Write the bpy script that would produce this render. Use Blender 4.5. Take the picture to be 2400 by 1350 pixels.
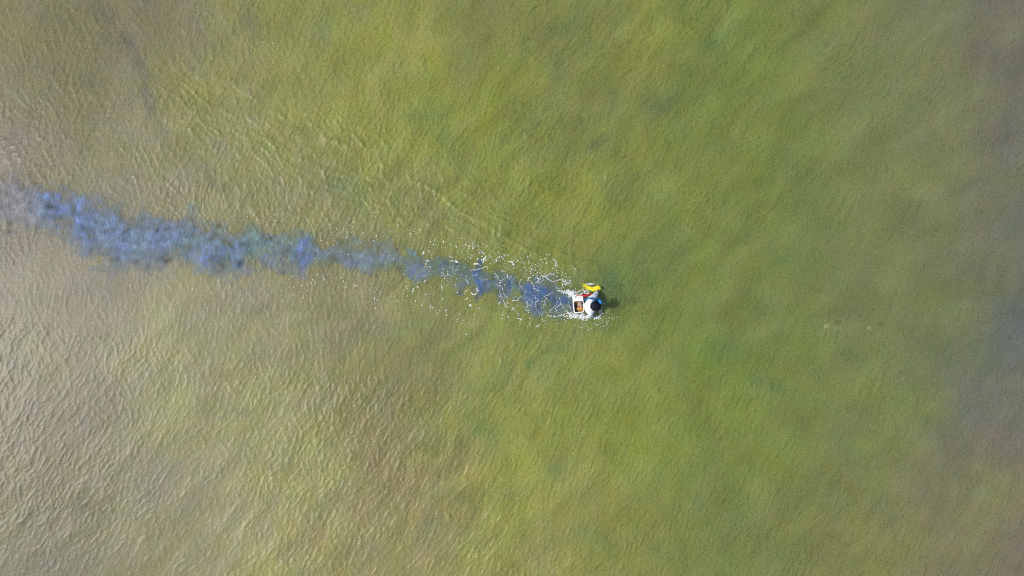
import bpy, bmesh, math, random
import numpy as np
from mathutils import Vector, Matrix
from mathutils.bvhtree import BVHTree

for o in list(bpy.data.objects):
    bpy.data.objects.remove(o)
random.seed(11)
R = math.radians
SC = bpy.context.scene
COL = SC.collection

# ------------------------------------------------------------ camera, sky, sun, exposure
CAM_H = 22.4
MPP = 0.014                      # metres on the water for one pixel of the 2400 px photograph
cam_data = bpy.data.cameras.new('camera')
cam_data.sensor_width = 36.0
cam_data.lens = 24.0
cam_data.clip_end = 20000.0
cam = bpy.data.objects.new('camera', cam_data)
cam.location = (0, 0, CAM_H)
cam.rotation_euler = (0, 0, 0)
COL.objects.link(cam)
SC.camera = cam

SUN_ELEV, SUN_AZ = R(46), R(186)          # azimuth counted from +X, the sun stands left of the frame
world = bpy.data.worlds.new('World')
SC.world = world
world.use_nodes = True
wn = world.node_tree
wn.nodes.clear()
sky = wn.nodes.new('ShaderNodeTexSky')
sky.sky_type = 'NISHITA'
sky.sun_disc = False
sky.sun_elevation = SUN_ELEV
sky.sun_rotation = math.pi / 2 - SUN_AZ
sky.dust_density = 1.6
bg = wn.nodes.new('ShaderNodeBackground')
bg.inputs['Strength'].default_value = 0.145
wo = wn.nodes.new('ShaderNodeOutputWorld')
wn.links.new(sky.outputs[0], bg.inputs[0])
wn.links.new(bg.outputs[0], wo.inputs[0])

sd = bpy.data.lights.new('sun', 'SUN')
sd.energy = 3.45
sd.angle = R(2.5)
sd.color = (1.0, 0.955, 0.88)
sun = bpy.data.objects.new('sun', sd)
sv = Vector((math.cos(SUN_ELEV) * math.cos(SUN_AZ), math.cos(SUN_ELEV) * math.sin(SUN_AZ), math.sin(SUN_ELEV)))
sun.rotation_euler = sv.to_track_quat('Z', 'Y').to_euler()
sun.location = sv * 40
COL.objects.link(sun)

SC.view_settings.view_transform = 'Standard'
SC.view_settings.look = 'None'
SC.view_settings.exposure = 0.0
SC.view_settings.gamma = 1.0
SC.cycles.use_denoising = False
SC.cycles.filter_width = 1.0
SC.cycles.max_bounces = 5
SC.cycles.diffuse_bounces = 1
SC.cycles.glossy_bounces = 2
SC.cycles.transparent_max_bounces = 12

# ------------------------------------------------------------ helpers
def px(x, y, z=0.0):
    """a spot on the photograph, at height z over the still water, in metres"""
    k = 1.0 - z / CAM_H
    return ((x - 1200) * MPP * k, (675 - y) * MPP * k)

def srgb(c):
    c = np.asarray(c, float) / 255.0
    return np.where(c <= 0.04045, c / 12.92, ((c + 0.055) / 1.055) ** 2.4)

def tag(o, label=None, cat=None, group=None, kind=None):
    if label: o['label'] = label
    if cat: o['category'] = cat
    if group: o['group'] = group
    if kind: o['kind'] = kind
    return o

def link(name, me, mat, parent=None, smooth=True):
    o = bpy.data.objects.new(name, me)
    COL.objects.link(o)
    if mat and len(me.materials) == 0: me.materials.append(mat)
    if smooth and len(me.polygons): me.polygons.foreach_set('use_smooth', np.ones(len(me.polygons), bool))
    if parent: o.parent = parent
    return o

def mesh_np(name, verts, quads):
    me = bpy.data.meshes.new(name)
    nv, nq = len(verts), len(quads)
    me.vertices.add(nv)
    me.vertices.foreach_set('co', np.ascontiguousarray(verts, np.float32).ravel())
    me.loops.add(nq * 4)
    me.loops.foreach_set('vertex_index', np.ascontiguousarray(quads, np.int32).ravel())
    me.polygons.add(nq)
    me.polygons.foreach_set('loop_start', np.arange(0, nq * 4, 4, dtype=np.int32))
    me.polygons.foreach_set('loop_total', np.full(nq, 4, np.int32))
    me.update(calc_edges=True)
    return me

def attr_col(me, name, rgb, a=None):
    at = me.attributes.new(name, 'FLOAT_COLOR', 'POINT')
    buf = np.ones((len(me.vertices), 4), np.float32)
    buf[:, :3] = rgb
    if a is not None: buf[:, 3] = a
    at.data.foreach_set('color', buf.ravel())

def new_mat(name):
    m = bpy.data.materials.new(name)
    m.use_nodes = True
    m.node_tree.nodes.clear()
    N = m.node_tree.nodes
    out = N.new('ShaderNodeOutputMaterial')
    return m, N, m.node_tree.links, out

def noise_tex(N, L, scale, detail=4, rough=0.55, vec=None):
    t = N.new('ShaderNodeTexNoise')
    t.inputs['Scale'].default_value = scale
    t.inputs['Detail'].default_value = detail
    t.inputs['Roughness'].default_value = rough
    if vec is not None: L.new(vec, t.inputs['Vector'])
    return t

def simple_mat(name, col, rough=0.7, var=0.15, scale=25.0, bump=0.0, spec=0.4, sss=0.0):
    m, N, L, out = new_mat(name)
    p = N.new('ShaderNodeBsdfPrincipled')
    tc = N.new('ShaderNodeTexCoord')
    t = noise_tex(N, L, scale, 5, 0.6, tc.outputs['Object'])
    mr = N.new('ShaderNodeMapRange')
    mr.inputs['From Min'].default_value = 0.3; mr.inputs['From Max'].default_value = 0.7
    mr.inputs['To Min'].default_value = 1 - var; mr.inputs['To Max'].default_value = 1 + var
    L.new(t.outputs['Fac'], mr.inputs['Value'])
    mx = N.new('ShaderNodeVectorMath'); mx.operation = 'SCALE'
    mx.inputs[0].default_value = col
    L.new(mr.outputs['Result'], mx.inputs['Scale'])
    L.new(mx.outputs[0], p.inputs['Base Color'])
    p.inputs['Roughness'].default_value = rough
    p.inputs['Specular IOR Level'].default_value = spec
    if sss:
        p.inputs['Subsurface Weight'].default_value = sss
        p.inputs['Subsurface Radius'].default_value = (0.02, 0.02, 0.02)
    if bump:
        b = N.new('ShaderNodeBump')
        b.inputs['Strength'].default_value = bump
        b.inputs['Distance'].default_value = 0.01
        L.new(t.outputs['Fac'], b.inputs['Height'])
        L.new(b.outputs[0], p.inputs['Normal'])
    L.new(p.outputs[0], out.inputs[0])
    return m

# ------------------------------------------------------------ numpy fields over the visible stretch of water
DX = 0.028
X0, X1, Y0, Y1 = -19.0, 19.0, -11.6, 11.6
gx = np.arange(X0, X1 + 1e-6, DX)
gy = np.arange(Y0, Y1 + 1e-6, DX)
NX, NY = len(gx), len(gy)
GX, GY = np.meshgrid(gx, gy)                 # shape NY, NX
rng = np.random.default_rng(5)
PX, PY = GX / MPP + 1200, 675 - GY / MPP     # photograph coordinates of the grid

kx = np.fft.fftfreq(NX, DX) * 2 * np.pi
ky = np.fft.fftfreq(NY, DX) * 2 * np.pi
KX, KY = np.meshgrid(kx, ky)
KK = np.hypot(KX, KY) + 1e-9
KA = np.arctan2(KY, KX)

def fft_field(filt):
    f = np.fft.fft2(rng.standard_normal((NY, NX))) * filt
    f = np.fft.ifft2(f).real
    return (f - f.mean()) / f.std()

def smooth_noise(lam):
    return fft_field(np.exp(-(KK * lam / 5.0) ** 2))

def wave_field(crest_deg, lam, spread_deg, bw=0.4):
    """random ripples whose crests run along crest_deg"""
    a = R(crest_deg) + math.pi / 2
    d = np.abs(np.angle(np.exp(2j * (KA - a)))) / 2
    k0 = 2 * math.pi / lam
    return fft_field(np.exp(-0.5 * (d / R(spread_deg)) ** 2) * np.exp(-0.5 * (np.log(KK / k0) / bw) ** 2))

def bil(F, x, y):
    fx = np.clip((np.asarray(x) - X0) / DX, 0, NX - 1.001)
    fy = np.clip((np.asarray(y) - Y0) / DX, 0, NY - 1.001)
    i = fx.astype(int); j = fy.astype(int)
    u = fx - i; v = fy - j
    return (F[j, i] * (1 - u) * (1 - v) + F[j, i + 1] * u * (1 - v) + F[j + 1, i] * (1 - u) * v + F[j + 1, i + 1] * u * v)

def sstep(a, b, x):
    t = np.clip((x - a) / (b - a), 0, 1)
    return t * t * (3 - 2 * t)

warpx, warpy = smooth_noise(1.3), smooth_noise(1.3)
def warp(F, amt):
    return bil(F, GX + amt * warpx, GY + amt * warpy)

def peaky(F, k):
    e = np.exp(k * np.where(F > 1.4, 1.4 + 0.5 * np.tanh((F - 1.4) / 0.5), F))
    return (e - e.mean()) / e.std()

# distance and position along a polyline given in photograph pixels
def along(pts, QX, QY):
    best = np.full(QX.shape, 1e9); tpar = np.zeros(QX.shape); wid = np.zeros(QX.shape); side = np.zeros(QX.shape)
    n = len(pts) - 1
    for i in range(n):
        a, b = pts[i], pts[i + 1]
        ax, ay, bx_, by_ = a[0], a[1], b[0], b[1]
        dx, dy = bx_ - ax, by_ - ay
        L2 = dx * dx + dy * dy
        t = np.clip(((QX - ax) * dx + (QY - ay) * dy) / L2, 0, 1)
        d = np.hypot(QX - ax - t * dx, QY - ay - t * dy)
        m = d < best
        best = np.where(m, d, best); tpar = np.where(m, i + t, tpar)
        if len(a) > 2: wid = np.where(m, a[2] + t * (b[2] - a[2]), wid)
    return best, tpar, wid

PLUME = [(-160, 470, 70), (0, 478, 62), (70, 470, 48), (140, 490, 48), (215, 535, 56), (290, 572, 72), (380, 560, 58),
         (450, 565, 58), (520, 588, 56), (600, 575, 42), (650, 580, 34), (715, 598, 50), (790, 592, 22), (850, 602, 34),
         (910, 605, 42), (950, 620, 17), (985, 632, 30), (1015, 636, 13), (1050, 636, 36), (1085, 648, 17), (1120, 655, 44), (1150, 660, 18),
         (1180, 664, 38), (1215, 672, 22), (1255, 682, 42), (1300, 702, 40), (1340, 708, 24)]
dP, tP, wP = along(PLUME, PX, PY)

# --- height of the water
wA = peaky(warp(wave_field(57, 0.27, 22, 0.45), 0.05), 1.1)
wA2 = peaky(warp(wave_field(66, 0.16, 28, 0.35), 0.03), 0.9)
wB = peaky(warp(wave_field(39, 0.26, 22, 0.45), 0.05), 1.1)
wC = peaky(warp(wave_field(80, 0.24, 22, 0.45), 0.05), 0.8)
wW = peaky(warp(wave_field(-36, 0.46, 19, 0.40), 0.14), 1.0)
wI = smooth_noise(0.35)
wF = wave_field(68, 0.125, 34, 0.25)
wL = wave_field(50, 0.9, 22, 0.4)
def ridges(F, gate, w):
    return np.exp(-(F / w) ** 2) * sstep(-0.3, 1.2, gate)
rA = ridges(warp(wave_field(57, 0.58, 19, 0.42), 0.08), smooth_noise(0.5), 0.30)
rB = ridges(warp(wave_field(38, 0.66, 17, 0.42), 0.10), smooth_noise(0.7), 0.31)
wX = peaky(warp(wave_field(112, 0.30, 18, 0.42), 0.10), 1.0)
gust = 0.5 + 0.5 * np.tanh(0.9 * smooth_noise(4.0))
u = PX / 2400.0; v = PY / 1350.0
mB = sstep(0.33, 0.52, u) * sstep(0.62, 0.30, v)                         # top middle and right: flatter crests
mC = sstep(80, 20, np.abs(PY - (PX * 0.16 + 640)) - 60) * sstep(0.52, 0.35, u)   # calm band under the trail
mW = sstep(150, 40, np.abs(PY - (620 - (1330 - PX) * 0.44) )) * sstep(1350, 1000, PX) * sstep(250, 700, PX)  # wake arm
amp = 0.80 + 0.62 * sstep(0.74, 0.50, u) - 0.76 * sstep(0.42, 0.10, u)
amp *= 0.70 + 0.55 * gust
amp *= 1 - 0.50 * mC
amp *= 1 - 0.22 * sstep(0.72, 0.92, u)
inpl = sstep(1.25, 0.7, dP / np.maximum(wP, 8)) * (PX < 1380)
H = (wA * (1 - mB) * (1 - 0.75 * mC) + 0.8 * wB * mB + 0.8 * wC * mC) * 0.0021 + wA2 * 0.0012 + wC * 0.0009 + wF * 0.0007 + wL * 0.0025 + wX * 0.0020 * sstep(0.50, 0.25, u) + (rA * (1 - mB) * (1 - 0.6 * mC) + 1.35 * rB * mB) * 0.0125
H = H * amp * 1.25
H += 0.0058 * mW * wW * (0.6 + 0.6 * gust)
H = H * (1 - 0.35 * inpl) + inpl * (0.003 * wI + 0.0012 * wF)
# the bow wave that leaves the wader, a thin ridge up and to the left, and a fainter one below
BOW = [(1352, 655), (1335, 628), (1300, 604), (1240, 580), (1200, 560), (1165, 541), (1130, 516), (1090, 492), (1050, 468), (1005, 440), (955, 416), (890, 385), (820, 345), (740, 297), (650, 245)]
dB, tB, _ = along(BOW, PX + 6 * warpx, PY + 6 * warpy)
fadeB = np.interp(tB, (0, 1, 8, 11, 14), (0.5, 1, 1, 0.8, 0.3))
wV = peaky(warp(wave_field(96, 0.34, 16, 0.35), 0.12), 1.0)
H += fadeB * (0.034 * np.exp(-(dB / 4.0) ** 2) * sstep(10.5, 8.5, tB) + 0.0075 * wV * np.exp(-(dB / 15.0) ** 2))
BOW2 = [(1395, 762), (1330, 770), (1250, 790), (1180, 815), (1110, 846)]
dB2, _, _ = along(BOW2, PX + 5 * warpx, PY + 5 * warpy)
H += 0.007 * np.exp(-(dB2 / 5.0) ** 2) + 0.004 * wV * np.exp(-(dB2 / 14.0) ** 2)
for cx, cy, r0 in ((1290, 706, 42), (1165, 672, 40), (1290, 640, 34)):
    rr = np.hypot(PX - cx, PY - cy) + 4 * warpx
    H += 0.007 * np.exp(-((rr - r0) / 4.5) ** 2) * (0.5 + 0.5 * np.tanh(smooth_noise(0.8)))
near = np.exp(-(np.hypot(PX - 1375, PY - 705) / 60.0) ** 2)
H += near * 0.006 * wI

H *= 0.90
def water_z(x, y):
    return float(bil(H, x, y))

# --- colour of the silty water, some grey glare at left and lens vignette at right painted in (measured here and there over the frame)
CTRL = [(0, 40, (150, 145, 112)), (130, 120, (148, 142, 108)), (330, 60, (140, 132, 112)), (40, 330, (155, 146, 132)), (300, 330, (152, 148, 112)),
        (520, 150, (148, 146, 98)), (760, 120, (140, 144, 88)), (950, 110, (147, 150, 74)), (880, 200, (146, 150, 80)), (620, 330, (150, 152, 96)),
        (1120, 60, (122, 126, 84)), (1300, 210, (116, 124, 82)), (1180, 240, (142, 148, 66)), (1090, 330, (130, 142, 78)), (1500, 60, (134, 140, 74)),
        (1700, 100, (118, 134, 74)), (1750, 330, (122, 136, 72)), (2000, 200, (122, 130, 84)), (2200, 250, (124, 130, 90)), (2395, 60, (114, 110, 104)),
        (2398, 300, (110, 110, 104)), (2300, 420, (122, 126, 90)), (0, 620, (143, 136, 127)), (250, 680, (156, 149, 138)), (300, 430, (152, 146, 128)), (600, 460, (146, 144, 112)),
        (900, 440, (140, 142, 92)), (1150, 480, (132, 138, 82)), (560, 720, (150, 144, 128)), (820, 690, (138, 134, 112)), (1000, 780, (130, 134, 88)),
        (1300, 450, (134, 144, 70)), (1550, 500, (126, 136, 70)), (1600, 720, (122, 134, 72)), (1480, 660, (106, 126, 78)), (1850, 560, (116, 130, 80)),
        (2100, 600, (122, 128, 86)), (2398, 560, (108, 110, 104)), (2398, 760, (96, 104, 108)), (2290, 830, (110, 118, 98)), (2200, 700, (121, 128, 82)), (2270, 250, (122, 126, 86)), (2290, 640, (118, 122, 88)), (2150, 420, (123, 131, 82)), (2280, 1280, (128, 126, 90)), (2250, 930, (118, 126, 86)), (60, 880, (160, 154, 132)),
        (300, 870, (164, 162, 122)), (150, 960, (148, 137, 123)), (190, 1030, (154, 145, 126)), (420, 1000, (159, 157, 116)), (640, 920, (156, 157, 108)), (880, 960, (137, 132, 98)),
        (870, 1080, (138, 125, 98)), (960, 1120, (144, 134, 99)), (700, 1080, (158, 158, 110)), (350, 1150, (152, 146, 126)), (60, 1300, (152, 149, 132)), (330, 1320, (158, 152, 128)),
        (620, 1250, (164, 158, 116)), (950, 1230, (150, 146, 106)), (1150, 880, (136, 146, 80)), (1200, 1100, (146, 152, 78)), (1450, 980, (134, 146, 72)),
        (1700, 860, (116, 136, 70)), (1700, 1040, (124, 140, 70)), (1900, 950, (120, 134, 74)), (2100, 950, (122, 134, 80)), (1500, 1250, (134, 140, 74)),
        (1250, 1310, (148, 148, 92)), (1750, 1250, (118, 130, 82)), (2000, 1150, (120, 126, 80)), (2200, 1250, (130, 132, 92)), (2380, 1050, (124, 116, 108)),
        (2390, 1330, (120, 110, 104)), (2100, 1330, (132, 134, 82)), (2360, 960, (110, 112, 106)), (2250, 1100, (124, 126, 90))]
def colour_at(QX, QY, wobble=None):
    if wobble is not None:
        QX = QX + wobble[0]; QY = QY + wobble[1]
    acc = np.zeros(QX.shape + (3,)); ws = np.zeros(QX.shape)
    for cx, cy, c in CTRL:
        d2 = (QX - cx) ** 2 + (QY - cy) ** 2
        w = 1.0 / (d2 + 95.0 ** 2) ** 1.7
        acc += w[..., None] * srgb(c); ws += w
    return acc / ws[..., None]

WEED_SHADE = [(985, 185, 22, 30, .9), (1010, 265, 34, 26, .7), (1055, 325, 30, 30, 1.0), (1195, 305, 18, 16, .7), (1250, 280, 22, 18, .6), (1480, 270, 26, 18, .6),
        (1670, 95, 30, 26, .9), (1735, 225, 24, 20, .6), (1310, 40, 30, 20, .5), (1165, 1000, 34, 40, .7), (1270, 1000, 20, 34, .25), (1300, 1110, 22, 24, .5),
        (1265, 850, 14, 12, .9), (1330, 850, 14, 12, .5), (1310, 800, 24, 12, .4), (1660, 840, 90, 40, .5), (1830, 935, 36, 22, .35), (1955, 945, 16, 10, .6),
        (1720, 1180, 40, 30, .4), (1010, 1240, 30, 26, .4), (1850, 640, 26, 16, .5), (1430, 665, 34, 26, .6), (1450, 745, 26, 30, .5), (1690, 1330, 16, 12, .7), (1030, 1165, 14, 12, .6),  # the two spots just right of the wader paint its soft shadow
        (1560, 95, 26, 16, .4), (800, 430, 60, 30, .35), (1380, 1280, 40, 30, .35)]
DARK = [(205, 205, 30, 26, .7), (215, 130, 26, 40, .4),
        (230, 30, 40, 30, .6), (525, 410, 12, 26, .6), (1270, 1005, 20, 30, .35), (540, 965, 22, 18, .6), (1550, 230, 60, 40, .4), (1390, 330, 30, 16, .35), (590, 30, 40, 30, .3)]

# coarse evaluation, then bilinear onto the fine grid
n1, n2, n3 = smooth_noise(2.2), smooth_noise(2.2), smooth_noise(0.9)
st = 6
cg = colour_at(PX[::st, ::st], PY[::st, ::st], (32 * n1[::st, ::st], 32 * n2[::st, ::st]))
def up(F):
    fx = np.clip(np.arange(NX) / st, 0, F.shape[1] - 1.001); fy = np.clip(np.arange(NY) / st, 0, F.shape[0] - 1.001)
    i = fx.astype(int); j = fy.astype(int); a = (fx - i)[None, :]; b = (fy - j)[:, None]
    return (F[np.ix_(j, i)] * (1 - a) * (1 - b) + F[np.ix_(j, i + 1)] * a * (1 - b) + F[np.ix_(j + 1, i)] * (1 - a) * b + F[np.ix_(j + 1, i + 1)] * a * b)
BASE = np.stack([up(cg[..., k]) for k in range(3)], -1)
# silt drifts through in soft streaks lying along the crests
streak = warp(wave_field(50, 1.5, 14, 0.5), 0.25)
hue = smooth_noise(0.7)
BASE = BASE * (1 + 0.03 * streak[..., None] + 0.018 * n3[..., None])
patch = sstep(0.15, 0.9, warp(smooth_noise(1.5), 0.35) + 0.35 * streak + 0.25 * hue) * (0.05 + 0.22 * sstep(0.55, 0.1, u))
lum = (BASE @ np.array([0.25, 0.62, 0.13]))[..., None]
BASE = BASE * (1 - patch[..., None]) + lum * np.array([1.06, 0.96, 0.90]) * patch[..., None]
patch = sstep(0.3, 1.1, warp(smooth_noise(1.1), 0.3)) * 0.06 * sstep(0.9, 0.6, u)
BASE = BASE * (1 - patch[..., None]) + BASE * np.array([0.90, 1.06, 0.80]) * patch[..., None]
BASE[..., 2] *= (1 + 0.05 * hue)
BASE[..., 0] *= (1 + 0.03 * smooth_noise(0.5))

for k, g in enumerate(((0.82, 1.06, 1.17, 1.19, 1.13, 1.17), (0.81, 1.06, 1.15, 1.18, 1.13, 1.17), (0.68, 0.89, 0.94, 1.04, 0.98, 1.12))):
    BASE[..., k] *= np.interp(PX, (150, 500, 900, 1350, 1850, 2250), g)
BASE *= 0.955
BASE[..., 0] *= 1 + 0.015 * sstep(0.4, 0.6, u); BASE[..., 1] *= 1 - 0.015 * sstep(0.4, 0.6, u); BASE[..., 2] *= 0.97
for kind_, tint, k_ in ((WEED_SHADE, np.array([0.70, 0.98, 1.0]), 0.50), (DARK, np.array([0.64, 0.72, 0.92]), 0.60)):
    for cx, cy, rx, ry, s_ in kind_:                # bits of weed and dark silt hanging in the water itself, and painted shade beside the wader
        m = np.exp(-(((PX + 14 * warpx - cx) / rx) ** 2 + ((PY + 14 * warpy - cy) / ry) ** 2)) * s_ * k_
        m = np.clip(m * (1 + 0.45 * hue), 0, 1)[..., None]
        BASE = BASE * (1 - m) + BASE * tint * m
dS, tS, _ = along([(285, 70), (322, 140), (338, 190), (354, 245), (374, 290), (415, 340), (460, 382), (505, 420)], PX + 7 * warpx + 5 * hue, PY + 7 * warpy)
m = (np.exp(-(dS / 13.0) ** 2) * np.clip(0.55 + 0.30 * hue + 0.15 * n3, 0.1, 1))[..., None]    # an older, thinner trail
BASE = BASE * (1 - m) + BASE * np.array([0.60, 0.70, 0.95]) * m
WATER_GAIN = 1.06
T_CLEAR = 0.52                      # how far one sees into the murky water

# ------------------------------------------------------------ seabed
def tensor_axis(core, far):
    step = 2.0; c = core[-1]; ext = []
    while c < far:
        c += step; ext.append(c); step *= 1.45
    lo = []; step = 2.0; c = core[0]
    while c > -far:
        c -= step; lo.append(c); step *= 1.45
    return np.array(lo[::-1] + list(core) + ext)

def grid_quads(nx, ny):
    i = np.arange(nx - 1)[None, :]; j = np.arange(ny - 1)[:, None]
    a = j * nx + i
    return np.stack([a, a + 1, a + 1 + nx, a + nx], -1).reshape(-1, 4)

seax = tensor_axis(np.arange(-19, 19.01, 0.14), 4000)
seay = tensor_axis(np.arange(-11.6, 11.61, 0.14), 4000)
SX, SY = np.meshgrid(seax, seay)
cxs, cys = np.clip(SX, X0, X1), np.clip(SY, Y0, Y1)
bedz = -0.78 - 0.012 * np.clip(SX - 2, -18, 18) + 0.05 * bil(n1, cxs, cys) + 0.012 * bil(hue, cxs, cys)
bedz += -0.04 * np.exp(-((SX - 2.4) ** 2 + (SY + .62) ** 2))
SPX, SPY = SX / MPP + 1200, 675 - SY / MPP
bcol = np.stack([bil(BASE[..., k], cxs, cys) for k in range(3)], -1) * 1.12
bcol *= (1 + 0.06 * bil(n3, cxs, cys) + 0.05 * bil(streak, cxs, cys))[..., None]
nzx, nzy = 16 * bil(warpx, cxs, cys), 16 * bil(warpy, cxs, cys)
for cx, cy, rx, ry, s in WEED_SHADE:
    m = np.exp(-(((SPX + nzx - cx) / rx) ** 2 + ((SPY + nzy - cy) / ry) ** 2)) * s
    m = np.clip(m * (1.0 + 0.5 * bil(hue, cxs, cys)), 0, 1)[..., None]
    bcol = bcol * (1 - m) + np.array([0.055, 0.15, 0.075]) * m
for cx, cy, rx, ry, s in DARK:
    m = np.exp(-(((SPX + nzx - cx) / rx) ** 2 + ((SPY + nzy - cy) / ry) ** 2)) * s
    m = np.clip(m * (1.5 + 0.7 * bil(hue, cxs, cys)), 0, 1)[..., None]
    bcol = bcol * (1 - m) + np.array([0.085, 0.10, 0.125]) * m
me = mesh_np('seabed', np.stack([SX, SY, bedz], -1).reshape(-1, 3), grid_quads(len(seax), len(seay)))
attr_col(me, 'mud', np.clip(bcol, 0.01, 0.9).reshape(-1, 3))
m_bed, N, L, out = new_mat('mud')
at = N.new('ShaderNodeAttribute'); at.attribute_name = 'mud'
tc = N.new('ShaderNodeTexCoord')
t = noise_tex(N, L, 9.0, 8, 0.65, tc.outputs['Object'])
mr = N.new('ShaderNodeMapRange'); mr.inputs['From Min'].default_value = .3; mr.inputs['From Max'].default_value = .7
mr.inputs['To Min'].default_value = .82; mr.inputs['To Max'].default_value = 1.18
L.new(t.outputs['Fac'], mr.inputs['Value'])
vm = N.new('ShaderNodeVectorMath'); vm.operation = 'SCALE'
L.new(at.outputs['Color'], vm.inputs[0]); L.new(mr.outputs[0], vm.inputs['Scale'])
df = N.new('ShaderNodeBsdfDiffuse'); L.new(vm.outputs[0], df.inputs['Color'])
L.new(df.outputs[0], out.inputs[0])
bed = link('seabed', me, m_bed)
tag(bed, 'soft muddy seabed with dark and green patches under the water', 'seabed', kind='structure')

def bed_z(x, y):
    i = np.clip(np.searchsorted(seax, x) - 1, 0, len(seax) - 2); j = np.clip(np.searchsorted(seay, y) - 1, 0, len(seay) - 2)
    return float(bedz[j:j + 2, i:i + 2].mean())

# ------------------------------------------------------------ water
wx = tensor_axis(gx, 4000); wy = tensor_axis(gy, 4000)
WX, WY = np.meshgrid(wx, wy)
io = int(np.searchsorted(wx, gx[0] - 1e-6)); jo = int(np.searchsorted(wy, gy[0] - 1e-6))
WZ = np.zeros(WX.shape); WZ[jo:jo + NY, io:io + NX] = H
WC = np.stack([bil(BASE[..., k], np.clip(WX, X0, X1), np.clip(WY, Y0, Y1)) for k in range(3)], -1)
me = mesh_np('water', np.stack([WX, WY, WZ], -1).reshape(-1, 3), grid_quads(len(wx), len(wy)))
attr_col(me, 'silt', np.clip(WC * WATER_GAIN, 0.01, 0.9).reshape(-1, 3))
m_w, N, L, out = new_mat('silty_water')
at = N.new('ShaderNodeAttribute'); at.attribute_name = 'silt'
tc = N.new('ShaderNodeTexCoord')
mp = N.new('ShaderNodeMapping')
mp.inputs['Rotation'].default_value = (0, 0, R(-60)); mp.inputs['Scale'].default_value = (0.5, 1.4, 1)
L.new(tc.outputs['Object'], mp.inputs['Vector'])
t = noise_tex(N, L, 7.0, 5, 0.6, mp.outputs[0])
bp = N.new('ShaderNodeBump'); bp.inputs['Strength'].default_value = 0.22; bp.inputs['Distance'].default_value = 0.035
L.new(t.outputs['Fac'], bp.inputs['Height'])
df = N.new('ShaderNodeBsdfDiffuse'); L.new(at.outputs['Color'], df.inputs['Color']); L.new(bp.outputs[0], df.inputs['Normal'])
tr = N.new('ShaderNodeBsdfTransparent'); tr.inputs['Color'].default_value = (0.97, 0.98, 0.93, 1)
sss = N.new('ShaderNodeSubsurfaceScattering'); sss.falloff = 'BURLEY'      # light spreads sideways in the silty water
sss.inputs['Scale'].default_value = 1.0; sss.inputs['Radius'].default_value = (0.55, 0.55, 0.45)
L.new(at.outputs['Color'], sss.inputs['Color']); L.new(bp.outputs[0], sss.inputs['Normal'])
mk = N.new('ShaderNodeMixShader'); mk.inputs[0].default_value = 0.36
L.new(df.outputs[0], mk.inputs[1]); L.new(sss.outputs[0], mk.inputs[2])
ms = N.new('ShaderNodeMixShader'); ms.inputs[0].default_value = T_CLEAR
L.new(mk.outputs[0], ms.inputs[1]); L.new(tr.outputs[0], ms.inputs[2])
gl = N.new('ShaderNodeBsdfGlossy'); gl.inputs['Roughness'].default_value = 0.42; L.new(bp.outputs[0], gl.inputs['Normal'])
fr = N.new('ShaderNodeFresnel'); fr.inputs['IOR'].default_value = 1.33; L.new(bp.outputs[0], fr.inputs['Normal'])
m2 = N.new('ShaderNodeMixShader')
L.new(fr.outputs[0], m2.inputs[0]); L.new(ms.outputs[0], m2.inputs[1]); L.new(gl.outputs[0], m2.inputs[2])
L.new(m2.outputs[0], out.inputs[0])
water = link('water', me, m_w)
tag(water, 'rippled murky green and tan shallow water', 'water', kind='structure')

# ------------------------------------------------------------ trail of stirred silt
fx = np.arange(-19.0, 2.3, 0.028); fy = np.arange(-1.7, 4.3, 0.028)
FX, FY = np.meshgrid(fx, fy)
FPX, FPY = FX / MPP + 1200, 675 - FY / MPP
rng = np.random.default_rng(31)
q1, q2, q3 = smooth_noise(0.6), smooth_noise(0.6), smooth_noise(0.22)
q4, q5 = smooth_noise(0.22), smooth_noise(1.0)
wa, wb, wc, wd, we = [bil(q, FX, FY) for q in (q1, q2, q3, q4, q5)]
d, tpar, wid = along(PLUME, FPX + 8 * wa + 5.5 * wc, FPY + 8 * wb + 5.5 * wd)
rel = d / np.maximum(wid, 6)
al = sstep(1.60, 0.20, rel)
dens = 0.88 + 0.14 * np.tanh(0.9 * we) + 0.08 * wa
dens = dens * (0.80 + 0.14 * sstep(760, 560, FPX) + 0.16 * sstep(1030, 1120, FPX))
BLOT = [(140, 478, 26, 34, 1.0), (190, 510, 34, 30, .8), (215, 548, 36, 34, .6), (290, 560, 34, 40, .6), (400, 545, 50, 34, .7), (500, 600, 36, 28, .9), (545, 590, 34, 34, .5), (722, 600, 17, 32, 1.5), (700, 620, 22, 26, .3),
        (985, 630, 12, 22, .7), (1050, 628, 14, 14, .5), (1118, 640, 17, 22, 1.5), (1128, 668, 15, 18, 1.3), (1180, 665, 11, 18, 1.2), (1250, 668, 24, 22, 1.3), (1275, 690, 30, 18, 1.0), (1320, 700, 22, 13, 1.0), (1290, 700, 16, 14, .9)]
blue = np.zeros(FX.shape)
for cx, cy, rx, ry, s in BLOT:
    blue += s * np.exp(-(((FPX + 9 * wa + 4 * wc - cx) / rx) ** 2 + ((FPY + 9 * wb + 4 * wd - cy) / ry) ** 2) ** 1.3)
blue = np.clip(blue, 0, 1.4)
al = np.clip(al * dens * (0.80 + 0.06 * sstep(700, 560, FPX)) + blue * 0.28 * sstep(1.25, .5, rel), 0, 0.88)
pale, slate, teal, deep = srgb((152, 153, 160)), srgb((122, 140, 161)), srgb((112, 138, 134)), srgb((108, 124, 172))
deepr = srgb((66, 98, 152))
tmix = np.clip(0.5 + 0.55 * np.tanh(wb + 0.6 * wd), 0, 1) * sstep(100, 640, FPX + 200 * 0) 
c = slate[None, None] * (1 - tmix[..., None]) + teal[None, None] * tmix[..., None]
pm = sstep(110, 50, FPX)[..., None]
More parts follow.
